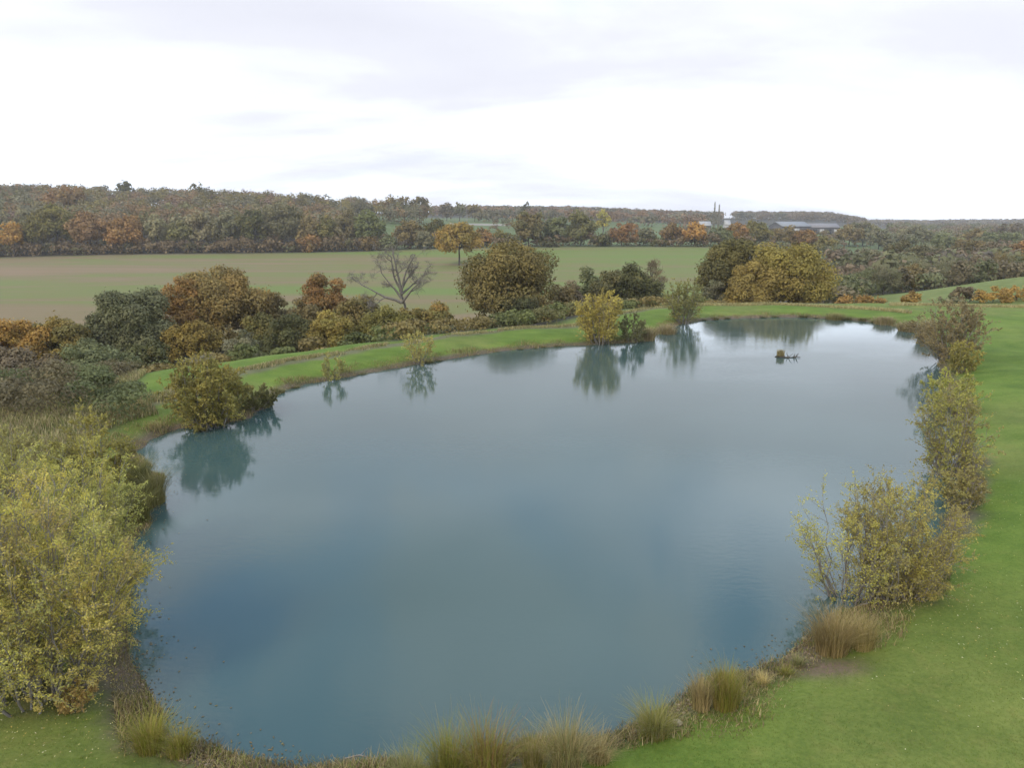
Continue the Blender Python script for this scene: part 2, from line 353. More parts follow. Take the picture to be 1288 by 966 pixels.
put(lawn*1.0, sstep(2.4, 3.2, U)*(1-sstep(8, 9.5, U+n2*.6))*sstep(130, 170, C)*(1-sstep(455, 500, C))*sstep(30, 34, ys))
put(rough, sstep(-.1, .6, U+n1*.8)*(1-sstep(2.0, 2.8, U+n1*.5))*sstep(26, 34, ys)*(1-sstep(820, 900, C))*.75)
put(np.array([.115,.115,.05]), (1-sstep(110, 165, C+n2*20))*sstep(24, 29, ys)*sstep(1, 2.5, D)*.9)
put(rough, (C > 880)*sstep(-.4, .2, U)*(1-sstep(1.2, 2, U))*(ys > 60)*(C < 1150)*.55)
put(rough*1.15, (C > 1130)*sstep(84.5, 85.3, ys)*(1-sstep(87, 88, ys))*.8)
fieldw = sstep(95, 104, ys)*(1-sstep(334, 338, ys))*(1-sstep(905, 925, C+(340-ys)*.1))
put(field, fieldw)
put(mead, sstep(336, 340, ys)*(1-sstep(900, 1000, ys))*sstep(455, 475, C)*(1-sstep(1200, 1260, C)))
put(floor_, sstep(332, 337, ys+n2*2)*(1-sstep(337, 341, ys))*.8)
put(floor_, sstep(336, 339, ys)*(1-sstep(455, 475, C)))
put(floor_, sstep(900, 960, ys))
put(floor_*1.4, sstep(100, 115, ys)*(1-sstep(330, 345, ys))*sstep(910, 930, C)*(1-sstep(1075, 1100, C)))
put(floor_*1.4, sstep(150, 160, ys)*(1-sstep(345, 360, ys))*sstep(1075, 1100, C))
humpw = sstep(86, 92, ys)*(1-sstep(148, 156, ys))*sstep(1065, 1085, C)
put(hump, humpw)
# worn earth by the sedge clump, earth under the willows, muddy waterline
bx, by, _ = hit(1040, 842); put(np.array([.17, .115, .075]), (1-sstep(.35, 1.0, np.hypot((xs-bx)/1.3, (ys-by)/.75)+n1*.3))*.85)
for q in ((1115, 752, 1.6), (70, 872, 1.5), (1195, 615, 1.6), (180, 895, .9)):
    bx, by, _ = hit(q[0], q[1]); put(mud, (1-sstep(.3, 1.1, np.hypot(xs-bx, ys-by)/q[2]+n3*.3))*.75)
put(mud*1.15, (1-sstep(.3, .85, D-n1*.5*(ys < 30)))*.9)
put(np.array([.05, .07, .06]), 1-sstep(-1.2, -.1, D))
for (a, b, sx_, sy_) in ((830, 200, 1, 1),): pass
nx, ny = len(GX), len(GY)
i = (np.arange(ny-1)[:, None]*nx+np.arange(nx-1)[None]); Q = np.stack([i, i+1, i+nx+1, i+nx], -1).reshape(-1, 4)
VX = np.stack([xs, ys, zs], 1)
def ground_mat():
    m = new_mat('ground_cover'); at = N('ShaderNodeAttribute', attribute_name='tint'); fw = N('ShaderNodeAttribute', attribute_name='fieldw'); g = N('ShaderNodeNewGeometry'); P = g.outputs['Position']
    fine = NOISE(P, 9, 5, .7); mid = NOISE(P, .55, 4, .6); big = NOISE(P, .07, 3); mow = NOISE(MAPPING(P, (.25, 1.3, 1)), 1.0, 3)
    v = MATH('ADD', MATH('MULTIPLY', fine, .8), MATH('ADD', MATH('MULTIPLY', mid, .75), MATH('ADD', MATH('MULTIPLY', big, .45), MATH('MULTIPLY', mow, .35))))
    c = MIX(1.0, at.outputs[0], RAMP(MATH('MULTIPLY', v, .45), [(0.33, (.48, .56, .5)), (0.5, (.95, .95, .95)), (0.68, (1.6, 1.4, 1.6))]), 'MULTIPLY')
    # yellowish patches of moss and dead blades
    c = MIX(MATH('MULTIPLY', RAMP(NOISE(P, 1.7, 5, .65), [(.5, (0, 0, 0)), (.75, (1, 1, 1))]), .35), c, MIX(1.0, c, (1.55, 1.05, 1.5), 'MULTIPLY'))
    # crop field: long bands of green and bare soil with fine drill lines
    b1 = NOISE(MAPPING(P, (.0032, .026, 1)), 1.0, 5, .6, .3); b2 = NOISE(MAPPING(P, (.01, .28, 1), (5, 2, 0)), 1.0, 3); b3 = NOISE(P, .05, 4)
    fx = N('ShaderNodeSeparateXYZ'); L(P, fx.inputs[0])
    bb = MATH('ADD', MATH('MULTIPLY', MATH('ADD', MATH('ADD', b1, MATH('MULTIPLY', fx.outputs[0], .00055)), MATH('MULTIPLY', MATH('SUBTRACT', fx.outputs[1], 210.0), .0004)), .85), MATH('ADD', MATH('MULTIPLY', b2, .2), MATH('MULTIPLY', b3, .12)))
    fc = RAMP(bb, [(.40, (.27, .18, .10)), (.52, (.225, .17, .08)), (.59, (.195, .185, .062)), (.70, (.165, .205, .05))])
    c = MIX(fw.outputs['Fac'], c, fc)
    p = PRIN(c, .9, .12); L(BUMP(fine, .7, .05), p.inputs['Normal']); out(p.outputs[0]); return m
M_GROUND = ground_mat()
def ground_piece(name, mask, kind='structure'):
    q = Q[mask]; used, inv = np.unique(q, return_inverse=True)
    o = mesh(name, VX[used], inv.reshape(-1, 4), M_GROUND, None, col[used], True)
    a = o.data.attributes.new('fieldw', 'FLOAT', 'POINT'); a.data.foreach_set('value', fieldw[used].astype(np.float32)); o['kind'] = kind; return o
fm = fieldw[Q].mean(1) > .5; dm = D[Q].max(1) < 0; hm = (humpw[Q].mean(1) > .5) & ~fm
mw = (ys[Q].mean(1) > 338) & (ys[Q].mean(1) < 950) & (C[Q].mean(1) > 465) & ~fm & ~hm
lw = ~fm & ~dm & ~hm & ~mw & ((U[Q].mean(1) < 2.5) | (ys[Q].mean(1) < 24) | ((C[Q].mean(1) > 1100) & (ys[Q].mean(1) < 90)))
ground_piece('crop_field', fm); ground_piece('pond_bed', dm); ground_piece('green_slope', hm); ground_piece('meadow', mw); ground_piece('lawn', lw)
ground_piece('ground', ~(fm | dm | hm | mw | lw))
# ---------------------------------------------------------------- water
def water_mat():
    m = new_mat('pond_water'); g = N('ShaderNodeNewGeometry'); P = g.outputs['Position']
    big = NOISE(P, .09, 3); c = RAMP(big, [(.3, (.050, .089, .077)), (.7, (.062, .106, .092))])
    p = PRIN(c, .03, .5); p.inputs['IOR'].default_value = 1.40
    r = MATH('ADD', MATH('MULTIPLY', NOISE(MAPPING(P, (1, 2.2, 1)), 2.6, 3, .6), .6), MATH('MULTIPLY', NOISE(MAPPING(P, (.8, 1.2, 1)), 9, 3, .6), .22))
    calm = RAMP(NOISE(MAPPING(P, (1, 2, 1)), .06, 3), [(.35, (.25, .25, .25)), (.65, (1, 1, 1))])
    h = MATH('MULTIPLY', r, calm)
    L(BUMP(h, .3, .03), p.inputs['Normal']); out(p.outputs[0]); return m
wm = D[Q].max(1) < 1.3; q = Q[wm]; used, inv = np.unique(q, return_inverse=True); wv = VX[used].copy(); wv[:, 2] = 0
o = mesh('pond_water', wv, inv.reshape(-1, 4), water_mat(), None, None, True); o['kind'] = 'structure'
# ---------------------------------------------------------------- palettes (linear albedo)
GOLD = [(.26,.15,.030), (.21,.14,.03), (.16,.12,.035)]; RUST = [(.24,.105,.04), (.19,.09,.035), (.15,.09,.04)]
OLIVE = [(.135,.115,.04), (.10,.095,.035), (.16,.12,.04)]; DKOL = [(.075,.078,.035), (.10,.085,.035), (.06,.065,.035)]
BROWN = [(.15,.105,.06), (.12,.09,.05), (.17,.12,.06)]; GREY = [(.15,.135,.105), (.12,.11,.09), (.10,.105,.075)]
GGREEN = [(.11,.125,.075), (.085,.10,.06), (.13,.14,.08)]; PURP = [(.12,.085,.08), (.095,.07,.065), (.14,.10,.08)]
ORANGE = [(.33,.16,.03), (.28,.14,.03), (.22,.13,.03)]; GRN = [(.10,.13,.045), (.08,.11,.04), (.13,.15,.05)]
YEL = [(.34,.27,.05), (.27,.23,.05), (.21,.19,.05)]; DARK = [(.05,.055,.03), (.07,.062,.035)]
WYEL = [(.44,.37,.06), (.36,.33,.065), (.30,.29,.08), (.40,.31,.08)]; WOL = [(.27,.235,.06), (.22,.20,.065), (.30,.23,.07)]; WBR = [(.24,.18,.09), (.20,.155,.085), (.28,.22,.09)]
# ---------------------------------------------------------------- valley trees behind the bank
HG = 'trees and shrubs of the stream hedge below the bank'
tree(272, 90, 333, 138, [(.21,.125,.045), (.17,.12,.05), (.15,.105,.045)], 'large orange brown oak with domed crown at the left of the stream hedge', group=HG, name='oak_tree', nblob=50)
tree(226, 86, 347, 62, [(.24,.115,.04), (.19,.10,.04)], 'rust oak leaning against the left side of the large orange brown oak', group=HG, name='oak_tree')
tree(157, 78, 362, 112, [(.105,.115,.075), (.085,.09,.06), (.12,.12,.08)], 'dull grey green willow left of the rust oak', group=HG, nblob=46, leaf=.22)
tree(14, 70, 400, 84, ORANGE, 'orange gold bushy tree at the left edge of the photo', group=HG)
tree(76, 73, 396, 84, [(.22,.145,.04), (.17,.13,.045), (.13,.11,.045)], 'golden olive bushy tree between the orange bush and the grey green willow', group=HG)
tree(22, 58, 432, 120, PURP, 'purple brown leafless thicket at the left edge below the orange bush', 'shrub', HG, 'shrub', leaf=.2)
tree(112, 60, 426, 125, GGREEN, 'grey green rounded shrub in front of the golden olive tree', 'shrub', HG, 'shrub', leaf=.2)
tree(55, 49, 466, 130, [(.085,.085,.05), (.10,.08,.055)], 'low dark shrub just beyond the rough grass at the left', 'shrub', HG, 'shrub', leaf=.18)
tree(150, 56, 452, 90, [(.08,.09,.05), (.10,.09,.05)], 'low dark green shrub beside the lower grass strip', 'shrub', HG, 'shrub', leaf=.18)
tree(238, 77, 402, 78, [(.23,.15,.03), (.19,.13,.035)], 'amber lower oak boughs reaching down in front of the rust oak', 'tree', HG, 'oak_tree')
tree(190, 70, 428, 56, DKOL, 'dark shrub below the grey green willow', 'shrub', HG, 'shrub')
tree(307, 71, 414, 52, GREY, 'pale grey rounded bush in front of the large orange brown oak', 'shrub', HG, 'shrub', leaf=.2)
tree(340, 92, 366, 62, BROWN, 'brown shrubby tree right of the large orange brown oak', group=HG)
tree(368, 80, 392, 76, DKOL, 'dark olive thicket between the pale bush and the yellow orange tree', 'shrub', HG, 'shrub')
tree(408, 93, 343, 60, RUST, 'rust red pointed oak left of the bare dead tree', group=HG, name='oak_tree')
tree(420, 79, 390, 62, [(.25,.185,.035), (.22,.15,.035), (.17,.14,.04)], 'yellow orange round tree below the rust red pointed oak', group=HG)
tree(385, 89, 374, 66, BROWN, 'brown olive bush filling the hedge left of the rust red pointed oak', 'shrub', HG, 'shrub')
tree(328, 84, 392, 60, OLIVE, 'olive bush behind the pale grey rounded bush', 'shrub', HG, 'shrub')
tree(440, 86, 374, 56, [(.17,.12,.05), (.14,.11,.045)], 'brown gold bush between the rust red pointed oak and the olive tree', 'shrub', HG, 'shrub')
tree(520, 85, 386, 50, [(.15,.12,.045), (.18,.13,.04)], 'golden olive bush directly in front of the bare dead tree trunk', 'shrub', HG, 'shrub')
tree(452, 90, 370, 70, OLIVE, 'olive tree just right of the rust red pointed oak', group=HG)
tree(487, 81, 382, 74, [(.15,.13,.035), (.11,.10,.03)], 'olive green bush at the foot of the bare dead tree', 'shrub', HG, 'shrub')
tree(548, 84, 378, 66, [(.24,.13,.035), (.16,.12,.04), (.12,.11,.04)], 'orange and green bush right of the bare dead tree', 'shrub', HG, 'shrub')
tree(560, 77, 400, 44, GREY, 'small grey brown bush on the edge of the bank near the dead tree', 'shrub', HG, 'shrub', leaf=.2)
tree(606, 87, 396, 46, [(.14,.12,.035), (.09,.08,.035)], 'low yellow olive bush left of the big ivy clad oak', 'shrub', HG, 'shrub')
tree(641, 90, 298, 124, [(.135,.105,.045), (.11,.09,.04), (.16,.115,.045)], 'tall brown green oak standing alone above the bank left of centre', group=HG, name='oak_tree', nblob=60, cb=.04)
tree(655, 85, 372, 66, DARK, 'dark ivy mass at the foot of the tall brown green oak', 'shrub', HG, 'ivy')
tree(690, 89, 378, 44, BROWN, 'brown bramble thicket at the right foot of the tall oak', 'shrub', HG, 'shrub')
tree(716, 97, 352, 46, PURP, 'purple grey leafless shrub between the tall oak and the dark holly', 'shrub', HG, 'shrub', leaf=.25, dens=.7)
tree(762, 101, 340, 54, [(.12,.10,.05), (.10,.095,.05)], 'brown green bush between the blue grey green tree and the dark holly', 'shrub', HG, 'shrub')
tree(704, 95, 358, 46, BROWN, 'brown bush joining the tall oak to the purple grey shrub', 'shrub', HG, 'shrub')
tree(740, 108, 335, 46, GGREEN, 'blue grey green rounded tree left of the dark holly', group=HG)
tree(789, 104, 329, 74, DKOL, 'dark green rounded holly behind the two pale willows', group=HG, nblob=44)
tree(822, 107, 325, 34, PURP, 'thin purple brown leafless tree at the right of the dark holly', group=HG, bare=True, dens=.9)
tree(790, 97, 376, 60, GREY, 'low grey leafless scrub below the dark holly', 'shrub', HG, 'shrub', leaf=.25, dens=.7)
tree(921, 114, 298, 88, [(.115,.095,.04), (.09,.08,.035), (.13,.105,.04)], 'dark olive oak behind the left of the golden oak', group=HG, name='oak_tree', nblob=46)
tree(990, 107, 303, 128, [(.20,.155,.035), (.17,.135,.035), (.22,.15,.04)], 'broad golden green oak beyond the far end of the pond', group=HG, name='oak_tree', nblob=64, cb=.02)
tree(945, 103, 326, 72, [(.21,.14,.035), (.18,.125,.035)], 'amber oak bough spreading left of the golden green oak', group=HG, name='oak_tree', nblob=40, cb=.0)
tree(895, 108, 352, 42, GREY, 'grey leafless scrub right of the far willow', 'shrub', HG, 'shrub', leaf=.25, dens=.6)
for k, (px, top, w, Yd, c, lab) in enumerate([
  (1070, 371, 44, 96, [(.27,.135,.045), (.22,.12,.04)], 'low rust bramble strip at the right foot of the golden oak'),
  (1095, 371, 44, 96, [(.25,.125,.045), (.20,.11,.04)], 'low rust bramble strip at the far bank before the green slope'),
  (1144, 366, 30, 93, [(.24,.13,.04), (.2,.12,.04)], 'small round rust bush at the edge of the green slope'),
  (1214, 360, 44, 96, PURP, 'grey purple shrub left of the long orange hedge'),
  (1248, 360, 48, 93, [(.30,.16,.04), (.24,.14,.04)], 'orange brown hedge clump at the right, left one of three'),
  (1278, 359, 50, 94, [(.27,.15,.04), (.24,.14,.04)], 'orange brown hedge clump cut by the right edge'),
  (1195, 372, 40, 91, GREY, 'thin grey scrub right of the small round rust bush')]):
    tree(px, Yd, top, w, c, lab, 'shrub', 'shrubs along the right end of the far bank', 'shrub', nblob=24, leaf=.25)
# bare dead tree
def dead_tree(px, Y, top):
    rng = np.random.default_rng(7); x, y, z, h = fit(px, Y, top); o = thing('dead_tree', (x, y, z), 'tall bare dead tree with forked grey limbs rising from the stream hedge', 'tree', HG)
    tr = []; br = []
    def grow(p, d, ln, r, lv, dst):
        q = p
        for i in range(5):
            d = unit(d+rng.normal(size=3)*(.30 if lv < 4 else .1)+np.array([0, 0, .05])); q2 = q+d*ln/5*rng.uniform(.7, 1.2); dst.append((q, q2, r*(1-.13*i), r*(1-.13*(i+1)))); q = q2
            if 0 < lv < 5 and (i >= 1) and lv > 0 and dst is br and rng.uniform() < .72:
                grow(q, unit(d*.6+unit(rng.normal(size=3)*np.array([1.2, 1.0, .8]))*.9), ln*rng.uniform(.35, .6), r*.42, lv-1, br)
    grow(np.array([0, 0, -.3]), np.array([0, 0, 1.]), h*.56, .30, 4, tr); t0 = tr[-1][1]
    for dx, dy, dz, fr, l in ((-1, .1, .6, .3, .38), (-.9, .3, 1.3, .2, .3), (.9, -.2, .7, .3, .34), (.75, .3, 1.3, .0, .36), (-.25, -.3, 1.5, .0, .42), (.25, .3, 1.6, .05, .40), (-.6, -.2, 1.1, .0, .36), (.8, .5, .25, .1, .22)):
        s_ = t0-np.array([0, 0, h*.35*fr]); grow(s_, unit(np.array([dx, dy, dz])), h*l*1.15, .18, 4, br)
    V, Fq = tubes(tr, 8); mesh('trunk', V, Fq, M_BARKGREY, o, smooth=True)
    M = max(q_[1][2] for q_ in br); V, Fq = tubes(br, 4); V[:, 2] = np.where(V[:, 2] > t0[2], t0[2]+(V[:, 2]-t0[2])*(h-t0[2])/(M-t0[2]), V[:, 2]); V[:, 0] *= .82; mesh('branches', V, Fq, M_BARKGREY, o)
    ends = V.reshape(-1, 8, 3)[:, 4:].mean(1)[[i for i, q_ in enumerate(br) if q_[3] < .06]]; ends = ends[rng.uniform(size=len(ends)) < .3]; n = len(ends)*2; e = np.repeat(ends, 2, 0); dd = unit(rng.normal(size=(n, 3))+[0, 0, .4]); e = e+dd*.28
    TV, TF = leaf_quads(e, dd*0, .8, .028, rng, 0, up_dir=dd*2); mesh('twigs', TV, TF, M_BARKGREY, o)
dead_tree(511, 86, 288)
# leafless wood in the valley right of the golden oak
rg = random.Random(5); BW = 'leafless trees in the valley at the right'
spots = [(1062,345,46,128,GGREEN,'grey green leafless tree just right of the golden oak, nearest row'),(1085,338,50,150,GGREEN,'green tinged bare tree in the right valley behind the rust bramble'),
 (1112,332,52,150,GREY,'grey brown bare tree above the low rust bramble strip'),(1140,330,50,155,BROWN,'brown bare tree directly above the small round rust bush'),(1170,326,56,160,GREY,'grey bare tree left of the dip of the green slope crest'),
 (1200,322,60,165,GREY,'pale grey bare tree with wide crown above the green slope'),(1232,320,56,168,PURP,'purple grey bare tree above the orange hedge'),(1262,316,54,172,BROWN,'brown bare tree above the orange hedge, nearer the photo edge'),
 (1288,318,50,170,OLIVE,'olive tinted tree cut by the right edge above the green slope'),(1060,322,44,230,GGREEN,'small green grey tree behind the golden oak right shoulder'),(1097,312,46,240,GREY,'grey thorn tree half way up the right valley'),
 (1135,300,60,250,[(.095,.085,.055),(.12,.10,.06)],'large dark brown tree standing clear in the right valley'),(1172,306,48,260,GREY,'grey crown right of the large dark brown tree'),(1218,300,44,300,[(.15,.10,.05),(.11,.09,.05)],'russet topped tree in the upper right valley'),
 (1245,304,46,280,PURP,'purple brown crown between the russet topped trees'),(1282,302,36,270,RUST,'bright russet tree at the right edge, upper valley'),(1190,293,50,350,GGREEN,'far grey green tree in the upper right valley'),
 (1255,290,60,380,GGREEN,'far green grey tree near the right edge below the skyline'),(1222,287,50,420,BROWN,'far brown tree below the right skyline'),(1148,283,46,450,GREY,'far grey crown above the large dark brown tree'),
 (1085,279,40,480,GREY,'round grey tree right of the barns'),(1068,281,34,470,BROWN,'brown tree at the right end of the barns'),(1105,285,34,440,GREY,'grey tree in the hedge right of the barns'),(1270,280,60,520,PURP,'purple haze of bare crowns at the far right')]
for k, (px, top, w, Yd, c, lab) in enumerate(spots):
    tree(px, Yd, top, w, c, lab, group=BW, name='bare_tree', dens=.75 if Yd < 300 else .9, nblob=30, bare=(k % 3 != 0 and Yd < 200), leaf=max(.36, Yd*.0026), cb=.02)
# ---------------------------------------------------------------- field trees and the hedge at the far side of the field
FG = 'trees in the hedge along the far side of the field'
fx, fy, _ = hit(577, 334); tree(577, fy, 279, 56, GOLD, 'golden oak standing alone in the crop field behind the dead tree', name='oak_tree', cb=.16, nblob=40)
for px, top, w, Yd, c, lab in [
  (515,276,46,345,BROWN,'brown round oak behind the top of the dead tree'),(548,274,36,348,DKOL,'dark tree left of the lone golden oak'),(534,290,30,340,GREY,'grey scrub at the field edge behind the dead tree'),
  (606,286,34,345,RUST,'small rust tree behind the tall oak, right of the lone golden oak'),(630,288,30,350,OLIVE,'olive tree behind the crown of the tall oak'),
  (665,264,46,345,[(.14,.10,.05),(.10,.09,.045)],'tall brown olive oak at the far field edge right of centre'),(700,272,40,350,GGREEN,'grey green ash between the two tall hedge oaks'),
  (730,263,40,345,[(.12,.11,.05),(.09,.09,.045)],'tall olive oak at the far field edge'),(755,294,30,342,DKOL,'low dark hedge tree left of the rust oak'),
  (785,280,42,345,[(.21,.09,.045),(.17,.08,.04)],'rust red spreading oak at the far field edge'),(812,286,30,352,GREY,'grey hedge tree right of the rust red spreading oak'),(828,300,26,342,DKOL,'dark hedge bush left of the brown red oak'),
  (846,279,32,347,[(.17,.09,.05),(.14,.085,.05)],'brown red oak left of the bright orange oak'),(873,278,32,343,[(.32,.145,.035),(.27,.13,.035)],'bright orange oak with dark trunk at the far field corner'),
  (905,286,36,350,GGREEN,'green brown tree right of the bright orange oak'),(925,279,34,368,RUST,'reddish crown above the dark olive oak'),(950,276,40,380,OLIVE,'olive brown crown above the golden oak'),(985,283,44,390,BROWN,'brown crown in front of the barns'),
  (1012,288,40,380,RUST,'russet crown in front of the right barn'),(1035,296,30,360,OLIVE,'small olive crown below the right barn'),
  (690,300,30,340,DARK,'dark hedge bush below the grey green ash'),(645,303,24,341,PURP,'purple brown hedge bush left of the tall brown olive oak'),(880,306,26,341,DARK,'dark low bush under the bright orange oak')]:
    tree(px, Yd, top, w, c, lab, 'tree' if top < 293 else 'shrub', FG, 'hedgerow_tree', nblob=26, cb=.14 if 'trunk' in lab else .02, leaf=1.0)
WG = 'front row of the wood on the left hill'
for px, top, w, Yd, c, lab in [
  (-14,262,50,348,GREY,'grey tree of the wood front row cut by the left edge'),(16,278,34,340,ORANGE,'small orange gold tree at the left end of the wood edge'),(36,262,44,352,GREY,'grey bare tree between the orange gold tree and the olive oak'),
  (68,255,62,348,[(.12,.105,.03),(.10,.095,.03),(.14,.11,.035)],'large olive oak in the wood front row at far left'),(113,265,54,345,[(.20,.10,.055),(.17,.095,.05)],'dusty rust oak, left one of the rust pair at the wood edge'),
  (160,270,52,344,[(.24,.11,.04),(.2,.10,.04)],'brighter rust oak, right one of the rust pair at the wood edge'),(196,268,34,350,[(.20,.17,.12),(.15,.14,.10)],'pale grey leafless tree right of the rust pair'),
  (226,276,36,348,[(.15,.14,.06),(.12,.11,.06)],'yellow green birch in the wood front row'),(252,264,38,350,[(.19,.155,.12),(.15,.13,.10)],'pinkish grey leafless tree in the middle of the wood edge'),(285,266,36,350,GREY,'grey leafless tree left of the dark olive oak'),
  (319,262,42,346,DKOL,'dark olive oak in the middle of the wood front row'),(354,252,56,352,[(.14,.125,.09),(.12,.11,.08)],'tall pale olive grey domed tree at the wood edge'),(388,272,30,347,BROWN,'brown tree right of the tall domed tree'),
  (392,294,36,342,RUST,'low dull red bush at the foot of the wood edge'),(412,270,30,348,OLIVE,'olive tree near the right end of the wood front row'),(436,262,34,350,[(.15,.115,.08),(.12,.10,.07)],'brown grey open tree near the right end of the wood'),
  (463,262,38,346,[(.13,.145,.07),(.10,.12,.06)],'pale green ash at the right end of the wood edge'),(468,296,30,341,[(.15,.09,.05),(.12,.085,.05)],'low brown bush under the pale green ash'),(490,296,26,341,GGREEN,'small green scrub right of the pale green ash')]:
    tree(px, Yd, top, w, c, lab, 'tree' if top < 290 else 'shrub', WG, 'woodland_tree', nblob=30, cb=.1, leaf=1.0)
# distinct crowns further up the hill and on the skyline
for px, top, w, Yd, c, lab in [(80,232,56,480,RUST,'wide rust crown high in the wood near the left'),(160,227,22,600,DKOL,'dark domed crown standing above the skyline of the left wood'),(250,230,20,600,DKOL,'dark crown above the skyline, right of the domed one'),
  (490,246,22,600,BROWN,'brown skyline oak at the right end of the hill wood, first of the end group'),(508,246,20,600,BROWN,'brown oak second from the right end of the hill wood'),(527,247,24,600,[(.12,.085,.05),(.09,.08,.05)],'dark oak that ends the hill wood against the sky'),
  (562,255,22,720,PURP,'dark rounded tree right of the gap in the skyline'),(578,254,18,720,GREY,'grey rounded tree, middle of the skyline clump'),(597,257,20,720,BROWN,'brown rounded tree at the right of the skyline clump'),
  (661,255,16,800,DARK,'dark round crown on the centre skyline'),(758,264,18,500,YEL,'small yellow tree in the meadow beyond the hedge')]:
    tree(px, Yd, top, w, c, lab, 'tree', 'distinct crowns in the far woods', 'woodland_tree', nblob=20, cb=.08, leaf=Yd*.003)
# ---------------------------------------------------------------- far woods as masses
def wood(name, pts, hs, ws, palette, leaf, nl, seed, label):
    rng = np.random.default_rng(seed); Vs = []; Ts = []; pts = np.array(pts); zz_ = zfun(pts[:, 0], pts[:, 1]); palette = np.array(palette)
    pn = vn(pts[:, 0], pts[:, 1], 60, seed)
    for i, (x, y) in enumerate(pts):
        h = rng.uniform(*hs); w = rng.uniform(*ws); nb = 9; k = (pn[i]*len(palette)*.6+rng.uniform(0, .4)*len(palette)); base = palette[int(k) % len(palette)]
        v = unit(rng.normal(size=(nb, 3))); v[:, 2] = np.abs(v[:, 2])*.9-.25; bc = v*np.array([w*.3, w*.3, h*.33])+np.array([0, 0, h*.58]); ib = rng.integers(0, nb, nl)
        d = unit(rng.normal(size=(nl, 3))+[0, 0, .3]); P = bc[ib]+d*np.array([w*.24, w*.24, h*.2])*rng.uniform(.6, 1.1, (nl, 1))
        P[:nl//6, 2] *= rng.uniform(.1, .8, nl//6)
        q, _ = leaf_quads(P, d+np.array([0, 0, .3]), leaf*1.2, leaf, rng, 1.9); Vs.append(q+np.array([x, y, zz_[i]])); c = base*rng.uniform(.8, 1.2)
        Ts.append(np.repeat(c*(rng.uniform(.85, 1.15, (nb, 1))[ib])*rng.uniform(.93, 1.07, (nl, 1)), 4, 0))
    V = np.concatenate(Vs); T = np.concatenate(Ts); o = mesh(name, V, np.arange(len(V)).reshape(-1, 4), M_LEAF, None, T)
    tag(o, label, 'woodland', None, 'stuff'); return o
MIXP = [(.13,.115,.085), (.15,.105,.065), (.10,.095,.05), (.155,.105,.06), (.125,.115,.08), (.13,.11,.05), (.14,.10,.085), (.085,.08,.045)]
rng = np.random.default_rng(3)
def scatter(c0, c1, y0, y1, n, sp, test=None):
    P = []; tries = 0
    while len(P) < n and tries < n*40:
        tries += 1; y = math.exp(rng.uniform(math.log(y0), math.log(y1))); c = rng.uniform(c0, c1)
        if test and not test(c, y): continue
        x = (c-644)/921.6*y
        if all((x-a)**2+(y-b)**2 > sp*sp for a, b in P[-400:]): P.append((x, y))
    return P
wood('hillside_woodland', scatter(-90, 462, 358, 660, 620, 8.5, lambda c, y: c < 440 or y > 560 or (c < 455 and y < 400)) + scatter(440, 540, 560, 640, 40, 8), (13, 19), (10, 17), MIXP, 1.25, 260, 11, 'mixed autumn wood of brown, grey and olive crowns covering the left hill')
wood('ridge_woodland', scatter(545, 905, 900, 1400, 420, 15, lambda c, y: not(c < 600 and y < 1000)) + scatter(600, 900, 700, 900, 60, 15), (10, 15), (14, 24), [(.12,.085,.06), (.14,.09,.06), (.09,.08,.055), (.11,.095,.07)], 2.6, 110, 12, 'dark brown wood along the ridge behind the meadows at centre')
wood('barn_hill_woodland', scatter(925, 1085, 1150, 1500, 260, 15), (10, 15), (16, 26), [(.10,.08,.06), (.12,.09,.065), (.09,.085,.06)], 2.6, 100, 13, 'dark domed wood on the low hill behind the barns')
wood('horizon_woodland', scatter(1000, 1420, 1400, 2400, 480, 22), (10, 15), (24, 40), [(.11,.09,.085), (.12,.10,.08), (.10,.085,.08)], 4.0, 80, 14, 'purple brown woods on the far right horizon')
wood('valley_woodland', scatter(1120, 1420, 420, 1300, 330, 12) + scatter(1050, 1420, 180, 420, 90, 10, lambda c, y: c > 1230 or y < 260), (7, 11), (10, 18), [(.12,.105,.08), (.13,.10,.075), (.10,.10,.06), (.11,.095,.085)], 1.3, 150, 15, 'hazy mass of bare trees filling the valley at the right')
wood('hedge_scrub', scatter(470, 900, 341, 350, 90, 4) + scatter(-100, 475, 339, 345, 110, 3) + scatter(905, 1060, 350, 620, 130, 8) + scatter(600, 900, 520, 640, 30, 10) , (3, 8), (6, 10), [(.09,.085,.05), (.12,.09,.06), (.10,.10,.06)], 1.0, 110, 16, 'dark hedge scrub between the field oaks and up the slope behind')
wood('stream_scrub', [((c-644)/921.6*y, y) for c, y in [(rng.uniform(-60, 880), 0) for _ in range(0)]] + scatter(-80, 600, 74, 100, 60, 4) + scatter(570, 900, 92, 104, 28, 4) + scatter(470, 890, 62, 92, 60, 2.5, lambda c, y: 5.5 < float((pond_d((c-644)/921.6*y, y)-crest(c))[0]) < 10) + scatter(180, 480, 50, 80, 36, 3, lambda c, y: 11 < float((pond_d((c-644)/921.6*y, y)-crest(c))[0]) < 18), (.9, 2.1), (2.5, 5), [(.11,.105,.05), (.15,.12,.055), (.095,.105,.045), (.13,.115,.08), (.17,.13,.045)], .26, 420, 17, 'low tangled scrub filling gaps in the stream hedge')
wood('bottom_scrub', scatter(-120, 130, 34, 60, 90, 2.2), (.8, 2.4), (2, 4.2), [(.085,.08,.045), (.10,.085,.055), (.08,.09,.045)], .14, 800, 18, 'brown brambles below the bank at the left edge')
wood('valley_scrub', scatter(1045, 1085, 115, 150, 14, 4)+scatter(1080, 1330, 150, 215, 110, 4.5), (3, 6), (5, 8), [(.10,.095,.065), (.12,.10,.07), (.095,.10,.06), (.11,.09,.075)], .6, 260, 19, 'dense low scrub under the bare trees beyond the green slope')
